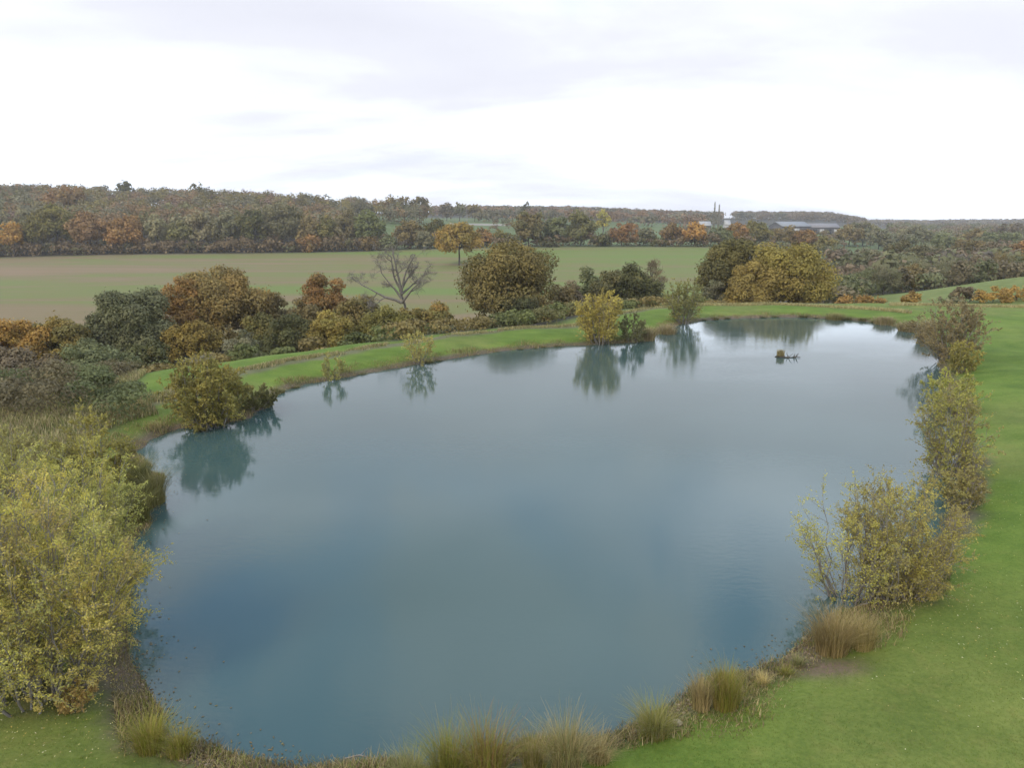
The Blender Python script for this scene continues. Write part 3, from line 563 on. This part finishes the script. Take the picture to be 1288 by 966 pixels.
# slender poplars, barns, pole, roadside wall
for px, top, lab in ((898, 254, 'taller of the two slender poplars left of the barns'), (903.5, 257, 'shorter slender poplar left of the barns')):
    x, y, z, h = fit(px, 650, top); o = thing('poplar_tree', (x, y, z), lab, 'tree', 'slender poplars on the skyline'); r_ = np.random.default_rng(int(px)); n = 500
    hh = r_.uniform(.12, 1, n)*h; rr = .045*h*np.sin(np.clip(hh/h, 0, 1)**.7*math.pi*.93+.1); a = r_.uniform(0, 6.28, n); P = np.stack([np.cos(a)*rr*.7, np.sin(a)*rr*.7, hh], 1)
    V, Fq = leaf_quads(P, P*0+[0, 0, .1], 2.2, .28, r_, .2, np.tile([0, 0, 1.5], (n, 1))); mesh('crown', V, Fq, M_LEAF, o, np.repeat(pal(r_, n, [(.16,.15,.14)], .2), 4, 0))
    V, Fq = tubes([((0, 0, -1), (0, 0, h*.95), .28, .05)], 6); mesh('trunk', V, Fq, M_BARK, o)
def plain(name, col_, rough_=.7, var=.15, sc=1.5):
    m = new_mat(name); g = N('ShaderNodeNewGeometry'); n = NOISE(g.outputs['Position'], sc, 4)
    c = RAMP(n, [(.3, tuple(v*(1-var) for v in col_)), (.7, tuple(v*(1+var) for v in col_))]); p = PRIN(c, rough_, .3); out(p.outputs[0]); return m
M_ROOF = plain('weathered_sheet_roof', (.27, .27, .265)); M_ROOF2 = plain('grey_brown_roof', (.24, .215, .20)); M_WALL = plain('dark_boarding', (.10, .09, .085)); M_PALE = plain('pale_render', (.42, .39, .35)); M_OPEN = plain('shadowed_opening', (.03, .03, .03))
def box(x0, x1, y0, y1, z0, z1):
    v = [(x, y, z) for z in (z0, z1) for x, y in ((x0, y0), (x1, y0), (x1, y1), (x0, y1))]
    return v, [(0,3,2,1), (4,5,6,7), (0,1,5,4), (1,2,6,5), (2,3,7,6), (3,0,4,7)]
def boxes(name, bs, mat, parent):
    V = []; Fq = []
    for b in bs:
        v, f = box(*b); n = len(V); V += v; Fq += [[i+n for i in q] for q in f]
    return mesh(name, V, Fq, mat, parent)
def barn(px, pw, roof_py, base_py, Yd, depth, roof, wall, label, doors=3, rz=0):
    x = (px-644)/921.6*Yd; z = Z(x, Yd); d = ray(px, roof_py); zt = H0+d[2]/d[1]*Yd; h = max(zt-z, 5); w = pw*Yd/F; o = thing('barn', (x, Yd, z), label, 'barn', 'farm buildings on the far slope', rz)
    e = h*.62; hw = w/2; dd = depth/2
    ov = .5; r = [(-hw-ov, -dd-ov, e-.15), (hw+ov, -dd-ov, e-.15), (hw+ov, 0, h), (-hw-ov, 0, h), (-hw-ov, dd+ov, e-.15), (hw+ov, dd+ov, e-.15)]
    r2 = [(a, b, c+.25) for a, b, c in r]; RV = r+r2
    mesh('roof', RV, [(0,1,2,3), (3,2,5,4), (6,9,8,7), (9,10,11,8), (0,6,7,1), (4,5,11,10), (0,3,9,6), (3,4,10,9), (1,7,8,2), (2,8,11,5)], roof, o)
    boxes('wall', [(-hw, hw, -dd, dd, -2, e-.12)], wall, o)
    gv = [(-hw, -dd, e-.12), (-hw, dd, e-.12), (-hw, 0, h-.1), (-hw+.3, 0, h-.1), (hw, -dd, e-.12), (hw, dd, e-.12), (hw, 0, h-.1), (hw-.3, 0, h-.1)]
    mesh('gable', gv[:4], [(0,1,2,3)], wall, o); mesh('gable', gv[4:], [(0,3,2,1)], wall, o)
    for k in range(doors):
        c = -hw+w*(k+.5)/doors; boxes('door', [(c-w/doors*.3, c+w/doors*.3, -dd-.06, -dd+.05, 0, e*.72)], M_OPEN if k % 2 == 0 else M_PALE, o)
barn(993, 36, 279, 291, 640, 26, M_ROOF, M_WALL, 'larger barn with pale metal roof, left of the pair on the slope', 3, .12)
barn(1033, 34, 281, 291, 660, 22, M_ROOF2, M_WALL, 'lower barn with grey brown roof, right of the pair', 4, -.05)
barn(886, 13, 278.5, 281, 640, 8, M_PALE, M_WALL, 'low shed with near white roof left of the poplars', 2)
barn(914, 6, 277, 281, 650, 8, M_PALE, M_PALE, 'tiny pale shed right of the poplars', 1)
x, y, z, h = fit(587.5, 590, 262); o = thing('utility_pole', (x, y, z), 'pale pole standing at the roadside on the ridge near the skyline clump', 'pole')
V, Fq = tubes([((0, 0, -.5), (0, 0, h), .35, .25)], 6); mesh('pole', V, Fq, M_BARKPALE, o); boxes('crossarm', [(-1.3, 1.3, -.12, .12, h-1.2, h-.8)], M_BARKPALE, o)
xa, xb = (566-644)/921.6*600, (642-644)/921.6*600; ns = 24; V = []; Fq = []
for i in range(ns+1):
    x = xa+(xb-xa)*i/ns; z = Z(x, 600); V += [(x, 599.7, z-.5), (x, 599.7, z+1.5), (x, 600.3, z+1.5), (x, 600.3, z-.5)]
    if i: b = 4*i; Fq += [(b-4, b, b+1, b-3), (b-3, b+1, b+2, b-2), (b-2, b+2, b+3, b-1)]
tag(mesh('roadside_wall', V, Fq, plain('pale_stone', (.34, .31, .27)), None), 'pale low wall along the road on the ridge right of the hill wood', 'wall')
# ---------------------------------------------------------------- pond side willows
def wl(*a, **k): return willow(*a, **k)
wl(62, 872, 610, 250, WYEL+[(.33,.25,.10)], 'nearest yellow green willow at the bottom left corner of the pond', nstem=50, nside=17, perside=84, leaf=.064, base_r=.8)
wl(20, 800, 560, 230, WYEL, 'yellow willow behind the nearest one at the left edge', nstem=38, nside=16, perside=70, leaf=.07, base_r=.6)
wl(112, 720, 552, 130, [(.34,.33,.09), (.30,.30,.08), (.38,.33,.07)], 'pale green willow leaning over the water on the left bank', nstem=28, nside=14, perside=64, leaf=.074, base_r=.5)
wl(22, 668, 530, 130, [(.28,.25,.09), (.25,.21,.09), (.33,.30,.07)], 'olive yellow willow farther along the left bank at the photo edge', nstem=28, nside=13, perside=60, leaf=.08, base_r=.5)
wl(122, 640, 512, 86, [(.27,.23,.05), (.23,.20,.05)], 'darker mustard willow at the back of the left bank group', nstem=24, nside=12, perside=38, leaf=.13, base_r=.5)
wl(262, 538, 444, 88, [(.25,.215,.05), (.21,.19,.055), (.28,.22,.05)], 'dense round olive willow at the left corner of the pond', nstem=44, nside=14, perside=44, leaf=.15, base_r=1.0)
wl(322, 515, 482, 62, [(.19,.17,.06), (.16,.155,.06)], 'low olive bush beside the dense round willow', 'willow_bush', 'shrub', nstem=26, nside=10, perside=36, leaf=.14, base_r=.8)
wl(418, 479, 444, 40, [(.27,.25,.08), (.30,.27,.08)], 'smallest pale yellow willow on the left of the far bank', nstem=14, nside=8, perside=22, leaf=.13, base_r=.3)
wl(527, 461, 410, 44, [(.36,.31,.09), (.32,.27,.09)], 'small pale yellow willow alone on the far bank', nstem=16, nside=9, perside=24, leaf=.15, base_r=.3)
wl(755, 433, 361, 66, [(.36,.28,.06), (.30,.24,.06), (.38,.31,.07)], 'bright yellow willow at the water edge of the far bank', nstem=34, nside=12, perside=36, leaf=.19, base_r=.8)
wl(796, 431, 392, 36, [(.17,.17,.08), (.15,.15,.07)], 'grey green bush right of the bright yellow willow', 'willow_bush', 'shrub', nstem=16, nside=10, perside=30, leaf=.18, base_r=.5)
wl(858, 407, 344, 48, [(.21,.20,.07), (.18,.175,.07), (.24,.22,.07)], 'narrow olive willow near the far end of the pond', nstem=24, nside=10, perside=30, leaf=.2, base_r=.6)
wl(1194, 452, 372, 90, [(.24,.18,.095), (.21,.16,.09)], 'brown mostly leafless willow at the far right corner', nstem=34, nside=12, perside=30, leaf=.17, base_r=.8)
wl(1209, 468, 424, 38, [(.30,.25,.06), (.25,.22,.06)], 'small mustard bush in front of the brown leafless willow', 'willow_bush', 'shrub', nstem=18, nside=10, perside=32, leaf=.15, base_r=.4)
wl(1192, 520, 462, 70, [(.33,.32,.06), (.28,.27,.06)], 'farther yellow green willow on the right bank', nstem=22, nside=11, perside=26, leaf=.13, base_r=.4)
wl(1190, 598, 480, 84, [(.34,.32,.06), (.28,.25,.065), (.24,.19,.08)], 'yellow green willow with arching branches on the right bank', nstem=28, nside=12, perside=28, leaf=.12, base_r=.4)
wl(1066, 752, 590, 138, [(.40,.36,.06), (.34,.32,.07)], 'thin yellow willow leaning over the water at the lower right', nstem=20, nside=13, perside=34, leaf=.066, base_r=.4)
wl(1124, 748, 592, 150, [(.30,.24,.07), (.26,.21,.075), (.35,.30,.06)], 'bushy olive brown willow right of the thin yellow one', nstem=44, nside=15, perside=52, leaf=.064, base_r=.7)
wl(1206, 640, 585, 60, [(.27,.23,.07), (.22,.18,.08)], 'low tangled willow bush on the lawn edge at the right', 'willow_bush', 'shrub', nstem=22, nside=10, perside=26, leaf=.1, base_r=.4)
wl(96, 893, 858, 50, [(.42,.30,.09), (.34,.22,.08)], 'small orange tan seedling bush at the foot of the nearest willow', 'bush', 'shrub', nstem=22, nside=8, perside=34, leaf=.06, base_r=.2)
# ---------------------------------------------------------------- tufts along the shore
RG = [(.16,.175,.03), (.20,.19,.04), (.25,.20,.08)]; TAN = [(.36,.28,.16), (.28,.22,.12), (.20,.17,.08)]; GT = [(.21,.21,.10), (.27,.24,.13), (.16,.17,.06)]
for a in [
 (190, 944, 892, 62, RG, 'green rush clump at the bottom left shore', 900), (226, 950, 908, 50, RG, 'smaller darker rush clump right of the green one at the bottom left', 600),
 (516, 985, 936, 66, GT, 'grey green rush clump at the left of the bottom row', 700), (566, 985, 909, 78, RG, 'tall green rush clump in the bottom row', 1000), (612, 985, 900, 84, RG+[(.25,.13,.08)], 'tallest rush clump with a red brown base in the bottom row', 1100),
 (672, 972, 914, 56, RG+TAN, 'green and straw rush clump in the middle of the bottom row', 700), (712, 968, 898, 76, TAN+GT, 'pale straw coloured rush clump in the bottom row', 900), (752, 958, 914, 58, TAN, 'short straw tuft with seed heads right of the pale clump', 500),
 (824, 926, 879, 70, GT+RG, 'round grey green rush clump standing apart by the lower shore', 900), (882, 892, 842, 42, TAN, 'straw rush tuft left half of the double clump', 500), (912, 890, 832, 60, RG+[(.2,.15,.05)], 'dark green rush clump right half of the double clump', 900),
 (958, 862, 836, 24, [(.4,.33,.17)], 'small pale straw tuft near the double clump', 250), (988, 850, 830, 28, RG, 'small olive tuft at the water near the worn earth', 250), (1004, 838, 816, 28, GT, 'small grey tuft left of the big sedge', 250),
 (1046, 822, 764, 74, [(.26,.2,.10), (.2,.165,.07), (.3,.23,.13)], 'big brown sedge clump below the lower right willows', 1300), (1084, 816, 768, 50, [(.28,.22,.11), (.2,.17,.07)], 'brown sedge right of the big clump', 800),
 (172, 655, 612, 60, [(.12,.13,.04), (.16,.14,.06)], 'dark green sedge at the left bank under the willows', 900), (194, 632, 588, 50, [(.17,.15,.07), (.14,.13,.05)], 'brown green sedge reaching into the water on the left bank', 900),
 (176, 608, 572, 48, [(.13,.13,.05)], 'dark sedge behind the brown green one on the left bank', 600),(330, 510, 490, 50, [(.15,.14,.06)], 'low sedge right of the olive bush on the left shore', 500)]:
    tuft(*a[:6], n=a[6], lean=.75)
for k, (px, py, w) in enumerate([(352,495,22),(372,490,18),(455,474,20),(540,458,20),(552,456,14),(572,453,10),(600,449,12),(625,445,12),(655,441,12),(672,440,10),(684,439,12),(700,438,14),(885,405,12),(900,403,14),(915,402,10),(960,401,10),(975,401,14),(1010,401,16),(1026,402,10),(1050,404,14),(1066,404,20),(1084,405,18),(1100,408,16)]):
    tuft(px, py-1, py-1-w*.34, w*1.1, [(.13,.12,.06), (.17,.15,.07), (.11,.11,.05)], 'small dark sedge tuft on the waterline of the far bank', n=170, group='sedge tufts on the far waterline', lean=1.2, bw=.02)
for (px, base, top, w, lab) in [(812, 428, 404, 34, 'pinkish tan reed bed left half near the narrow willow'), (838, 424, 402, 34, 'pinkish tan reed bed right half near the narrow willow'), (1142, 418, 398, 34, 'tan reeds at the far right corner, nearer the water'), (1166, 424, 394, 32, 'tan reeds beside the brown leafless willow'), (1050, 405, 388, 30, 'grey green reeds along the far end of the pond'), (1112, 409, 392, 36, 'grey green reeds left of the tan corner reeds')]:
    tuft(px, base, top+4, w*1.35, [(.30,.24,.17), (.25,.20,.13), (.21,.19,.09)] if 'tan' in lab else [(.17,.16,.08), (.2,.17,.09)], lab, n=900, name='reed_clump', lean=.5, cat='reeds', bw=.017)
# tall weeds on the left crest
for px, py, t in ((58, 512, 486), (76, 508, 480), (94, 506, 487), (152, 494, 473), (160, 490, 470), (122, 500, 484)):
    wl(px, py, t, 14, [(.35,.33,.12), (.28,.26,.12)], 'thin pale seeding weed standing on the rough crest at the left', 'weed', 'plant', nstem=4, nside=4, perside=10, leaf=.1, base_r=.1)['group'] = 'seeding weeds on the left crest'
bpy.context.view_layer.update()
# ---------------------------------------------------------------- stuff: rough grass, short grass, leaves, gravel
def strip_pts(n, test, c0, c1, y0, y1, seed):
    r_ = np.random.default_rng(seed); out_ = []; tot_ = 0
    while tot_ < n:
        m = n*3; y = r_.uniform(y0, y1, m); c = r_.uniform(c0, c1, m); x = (c-644)/921.6*y; d = pond_d(x, y); ok = test(x, y, c, d, r_); out_.append(np.stack([x[ok], y[ok]], 1)); tot_ += ok.sum()
        if len(out_) > 25: break
    P = np.concatenate(out_)[:n]; return np.column_stack([P, zfun(P[:, 0], P[:, 1])-.02]), r_
P, r_ = strip_pts(85000, lambda x, y, c, d, r: ((np.abs(d-crest(c)-1.1) < 1.0*r.uniform(.2, 1, len(x))) & (vn(x, y, 1.5, 4) > .32) & (c < 900)) | ((c < 140+40*vn(x, y, 5, 8)) & (d > 2) & (d < 18) & (r.uniform(0, 1, len(x)) < .3+.5*vn(x, y, 2.5, 9))), -200, 900, 25, 100, 21)
V, Fq, T = blades(P, np.where(colof(P[:, 0], P[:, 1]) < 260, .5, .3)[:, None], .035, .5, r_, [(.36,.31,.20), (.31,.26,.16), (.24,.19,.12), (.17,.18,.07), (.13,.15,.05)], 2); tag(mesh('rough_grass', V, Fq, M_GRASS, None, T), 'pale uncut grass along the outer crest of the far bank', 'grass', None, 'stuff')
P, r_ = strip_pts(16000, lambda x, y, c, d, r: ((np.abs(d-crest(c)-.6) < .6) & (c > 880) & (c < 1160) & (y > 60)) | ((c > 1130) & (np.abs(y-86) < 1.2)), 870, 1400, 70, 100, 22)
V, Fq, T = blades(P, .38, .05, .5, r_, [(.36,.32,.2), (.28,.25,.13), (.22,.2,.1)], 2); tag(mesh('verge_grass', V, Fq, M_GRASS, None, T), 'pale strip of uncut grass at the far end of the mown bank', 'grass', None, 'stuff')
P, r_ = strip_pts(80000, lambda x, y, c, d, r: (d > -.15) & (d < .5+1.7*vn(x, y, 2.2, 6)*r.uniform(.4, 1.1, len(x))) , 60, 1260, 11, 85, 23)
V, Fq, T = blades(P, .07+.38*(vn(P[:, 0], P[:, 1], .9, 15)[:, None])**2, .02, .9, r_, [(.15,.17,.04), (.24,.20,.10), (.14,.12,.06), (.32,.26,.16), (.18,.13,.08)], 2); tag(mesh('bank_grass', V, Fq, M_GRASS, None, T), 'uneven grass fringe along the edge of the water', 'grass', None, 'stuff')
P, r_ = strip_pts(260000, lambda x, y, c, d, r: (d > .7) & (r.uniform(0, 1, len(x)) < np.clip((40-y)/26, 0, 1)*np.clip(14/y, 0, 1)) & (np.abs(x) < 26), -900, 2000, 10, 40, 24)
V, Fq, T = blades(P, .05, .014, .8, r_, [(.088,.132,.018), (.108,.156,.022), (.15,.155,.04), (.08,.11,.018)], 1); tag(mesh('lawn_grass', V, Fq, M_GRASS, None, T), 'short mown grass of the near bank', 'grass', None, 'stuff')
wx = [(hit(1136, 770), 3.2), (hit(90, 893), 2.6), (hit(1200, 640), 3.0), (hit(20, 900), 2.5)]; LPt = []
r_ = np.random.default_rng(31)
for (c_, rad), n in zip(wx, (600, 500, 350, 250)):
    q = r_.normal(size=(n, 2))*rad*.6+np.array(c_[:2]); LPt.append(q)
LPt.append(np.stack([r_.uniform(-12, 22, 260), r_.uniform(11, 34, 260)], 1)); q = np.concatenate(LPt); q = q[pond_d(q[:, 0], q[:, 1]) > .3]; P = np.column_stack([q, zfun(q[:, 0], q[:, 1])+.05])
V, Fq = leaf_quads(P, np.tile([0, 0, 3.], (len(P), 1)), .042, .022, r_, 1.0); tag(mesh('fallen_leaves', V, Fq, M_LEAF, None, np.repeat(pal(r_, len(P), [(.30,.27,.12), (.30,.22,.07), (.22,.17,.08), (.36,.34,.25)], .2), 4, 0)), 'fallen pale willow leaves scattered over the lawn', 'leaves', None, 'stuff')
P, r_ = strip_pts(1500, lambda x, y, c, d, r: (d < -.02) & (-d < r.exponential(.22, len(x))) & ((c < 330) | (c > 900)), 100, 1260, 10.5, 40, 45); P[:, 2] = .012
V, Fq = leaf_quads(P, np.tile([0, 0, 30.], (len(P), 1)), .07, .035, r_, 1.0); tag(mesh('floating_leaves', V, Fq, M_LEAF, None, np.repeat(pal(r_, len(P), [(.17,.14,.07), (.13,.09,.05), (.10,.08,.05)], .2), 4, 0)), 'drifted leaves floating on the water along the banks', 'leaves', None, 'stuff')
# stones at the near waterline
ICO = None
def rock_geo(r, rng):
    t = (1+5**.5)/2; v = np.array([(-1,t,0),(1,t,0),(-1,-t,0),(1,-t,0),(0,-1,t),(0,1,t),(0,-1,-t),(0,1,-t),(t,0,-1),(t,0,1),(-t,0,-1),(-t,0,1)], float); v = unit(v)*rng.uniform(.75, 1.15, (12, 1))
    f = [(0,11,5),(0,5,1),(0,1,7),(0,7,10),(0,10,11),(1,5,9),(5,11,4),(11,10,2),(10,7,6),(7,1,8),(3,9,4),(3,4,2),(3,2,6),(3,6,8),(3,8,9),(4,9,5),(2,4,11),(6,2,10),(8,6,7),(9,8,1)]
    return v*r*np.array([1.25, 1, .6]), np.array(f)
M_STONE = leaf_mat('stone', 0.0, .85, 6)
P, r_ = strip_pts(1500, lambda x, y, c, d, r: (d > -.25) & (d < .6), 100, 1100, 10.5, 19, 41); Vs = []; Fs = []; Ts = []
for i, p in enumerate(P):
    v, f = rock_geo(r_.uniform(.015, .05), r_); Vs.append(v+p+[0, 0, .02]); Fs.append(f+12*i); Ts.append(np.tile(pal(r_, 1, [(.2,.15,.11), (.26,.2,.16), (.14,.11,.08)], .3), (12, 1)))
tag(mesh('shore_gravel', np.concatenate(Vs), np.concatenate(Fs), M_STONE, None, np.concatenate(Ts)), 'pinkish brown gravel and clods along the near waterline', 'gravel', None, 'stuff')
for px, py, r, c, lab in ((226, 947, .09, (.75,.72,.66), 'white stone beside the rush clump at the bottom left'), (852, 912, .13, (.42,.34,.28), 'pinkish flat stone right of the round rush clump'), (300, 958, .05, (.5,.45,.4), 'small pale stone on the bottom left shore'), (1012, 806, .1, (.3,.27,.22), 'grey stone at the water beside the big sedge')):
    x, y, z = hit(px, py); v, f = rock_geo(r, r_); o = mesh('shore_stone', v, f, M_STONE, None, np.tile(c, (12, 1)), True); o.location = (x, y, z+r*.3)
    md = o.modifiers.new('round', 'SUBSURF'); md.levels = md.render_levels = 2; tag(o, lab, 'stone')
x, y, z = hit(452, 960); V, Fq = tubes([((-.28, 0, .03), (0, .05, .07), .018, .014), ((0, .05, .07), (.3, -.04, .05), .014, .006), ((.02, .05, .07), (.12, .2, .1), .009, .004)], 6)
o = mesh('driftwood_stick', V, Fq, M_BARKPALE); o.location = (x, y, max(z, 0)+.02); tag(o, 'pale forked stick lying at the bottom waterline', 'stick')
# tiny island clump in the pond and the branch floating beside it
x, y = at_z(980, 449, 0); o = thing('pond_islet', (x, y, 0), 'tiny islet of straw grass on dark roots standing in the far water', 'islet')
v, f = rock_geo(.38, r_); mesh('root_mound', v*np.array([1, .8, .7]), f, M_STONE, o, np.tile((.05, .045, .035), (12, 1)), True)
n = 420; a = r_.uniform(0, 6.28, n); u = r_.uniform(0, .3, n); P = np.stack([np.cos(a)*u+.1, np.sin(a)*u, np.full(n, .12)], 1); V, Fq, T = blades(P, .55, .026, .5, r_, [(.33,.28,.17), (.26,.22,.12), (.16,.14,.08)], 3); mesh('grass', V, Fq, M_GRASS, o, T)
x, y = at_z(994, 450, 0); sg = []
for _ in range(7): a0 = np.array([r_.uniform(-.5, .4), r_.uniform(-.2, .2), 0.0]); sg += curve_segs(a0, a0+np.array([r_.uniform(-.4, .6), r_.uniform(-.2, .2), r_.uniform(.08, .4)]), .035, .012, r_, 3, .3)
sg += curve_segs((-.8, 0, .02), (.8, .05, .06), .06, .02, r_, 4, .15); V, Fq = tubes(sg, 5); o = mesh('floating_branch', V, Fq, M_BARK); o.location = (x, y, 0); tag(o, 'dark twiggy branch lying in the water right of the islet', 'branch')
# ---------------------------------------------------------------- haze
m = new_mat('haze_air'); pv = N('ShaderNodeVolumePrincipled'); pv.inputs['Color'].default_value = (1, .96, .95, 1); pv.inputs['Density'].default_value = .00019
on = N('ShaderNodeOutputMaterial'); L(pv.outputs[0], on.inputs['Volume'])
zmin = float(zs.min())-1; v, f = box(-3000, 3000, -400, 3700, zmin, 75); o = mesh('haze', v, f, m); o['kind'] = 'stuff'; o['label'] = 'thin pale haze over the valley'; o['category'] = 'haze'
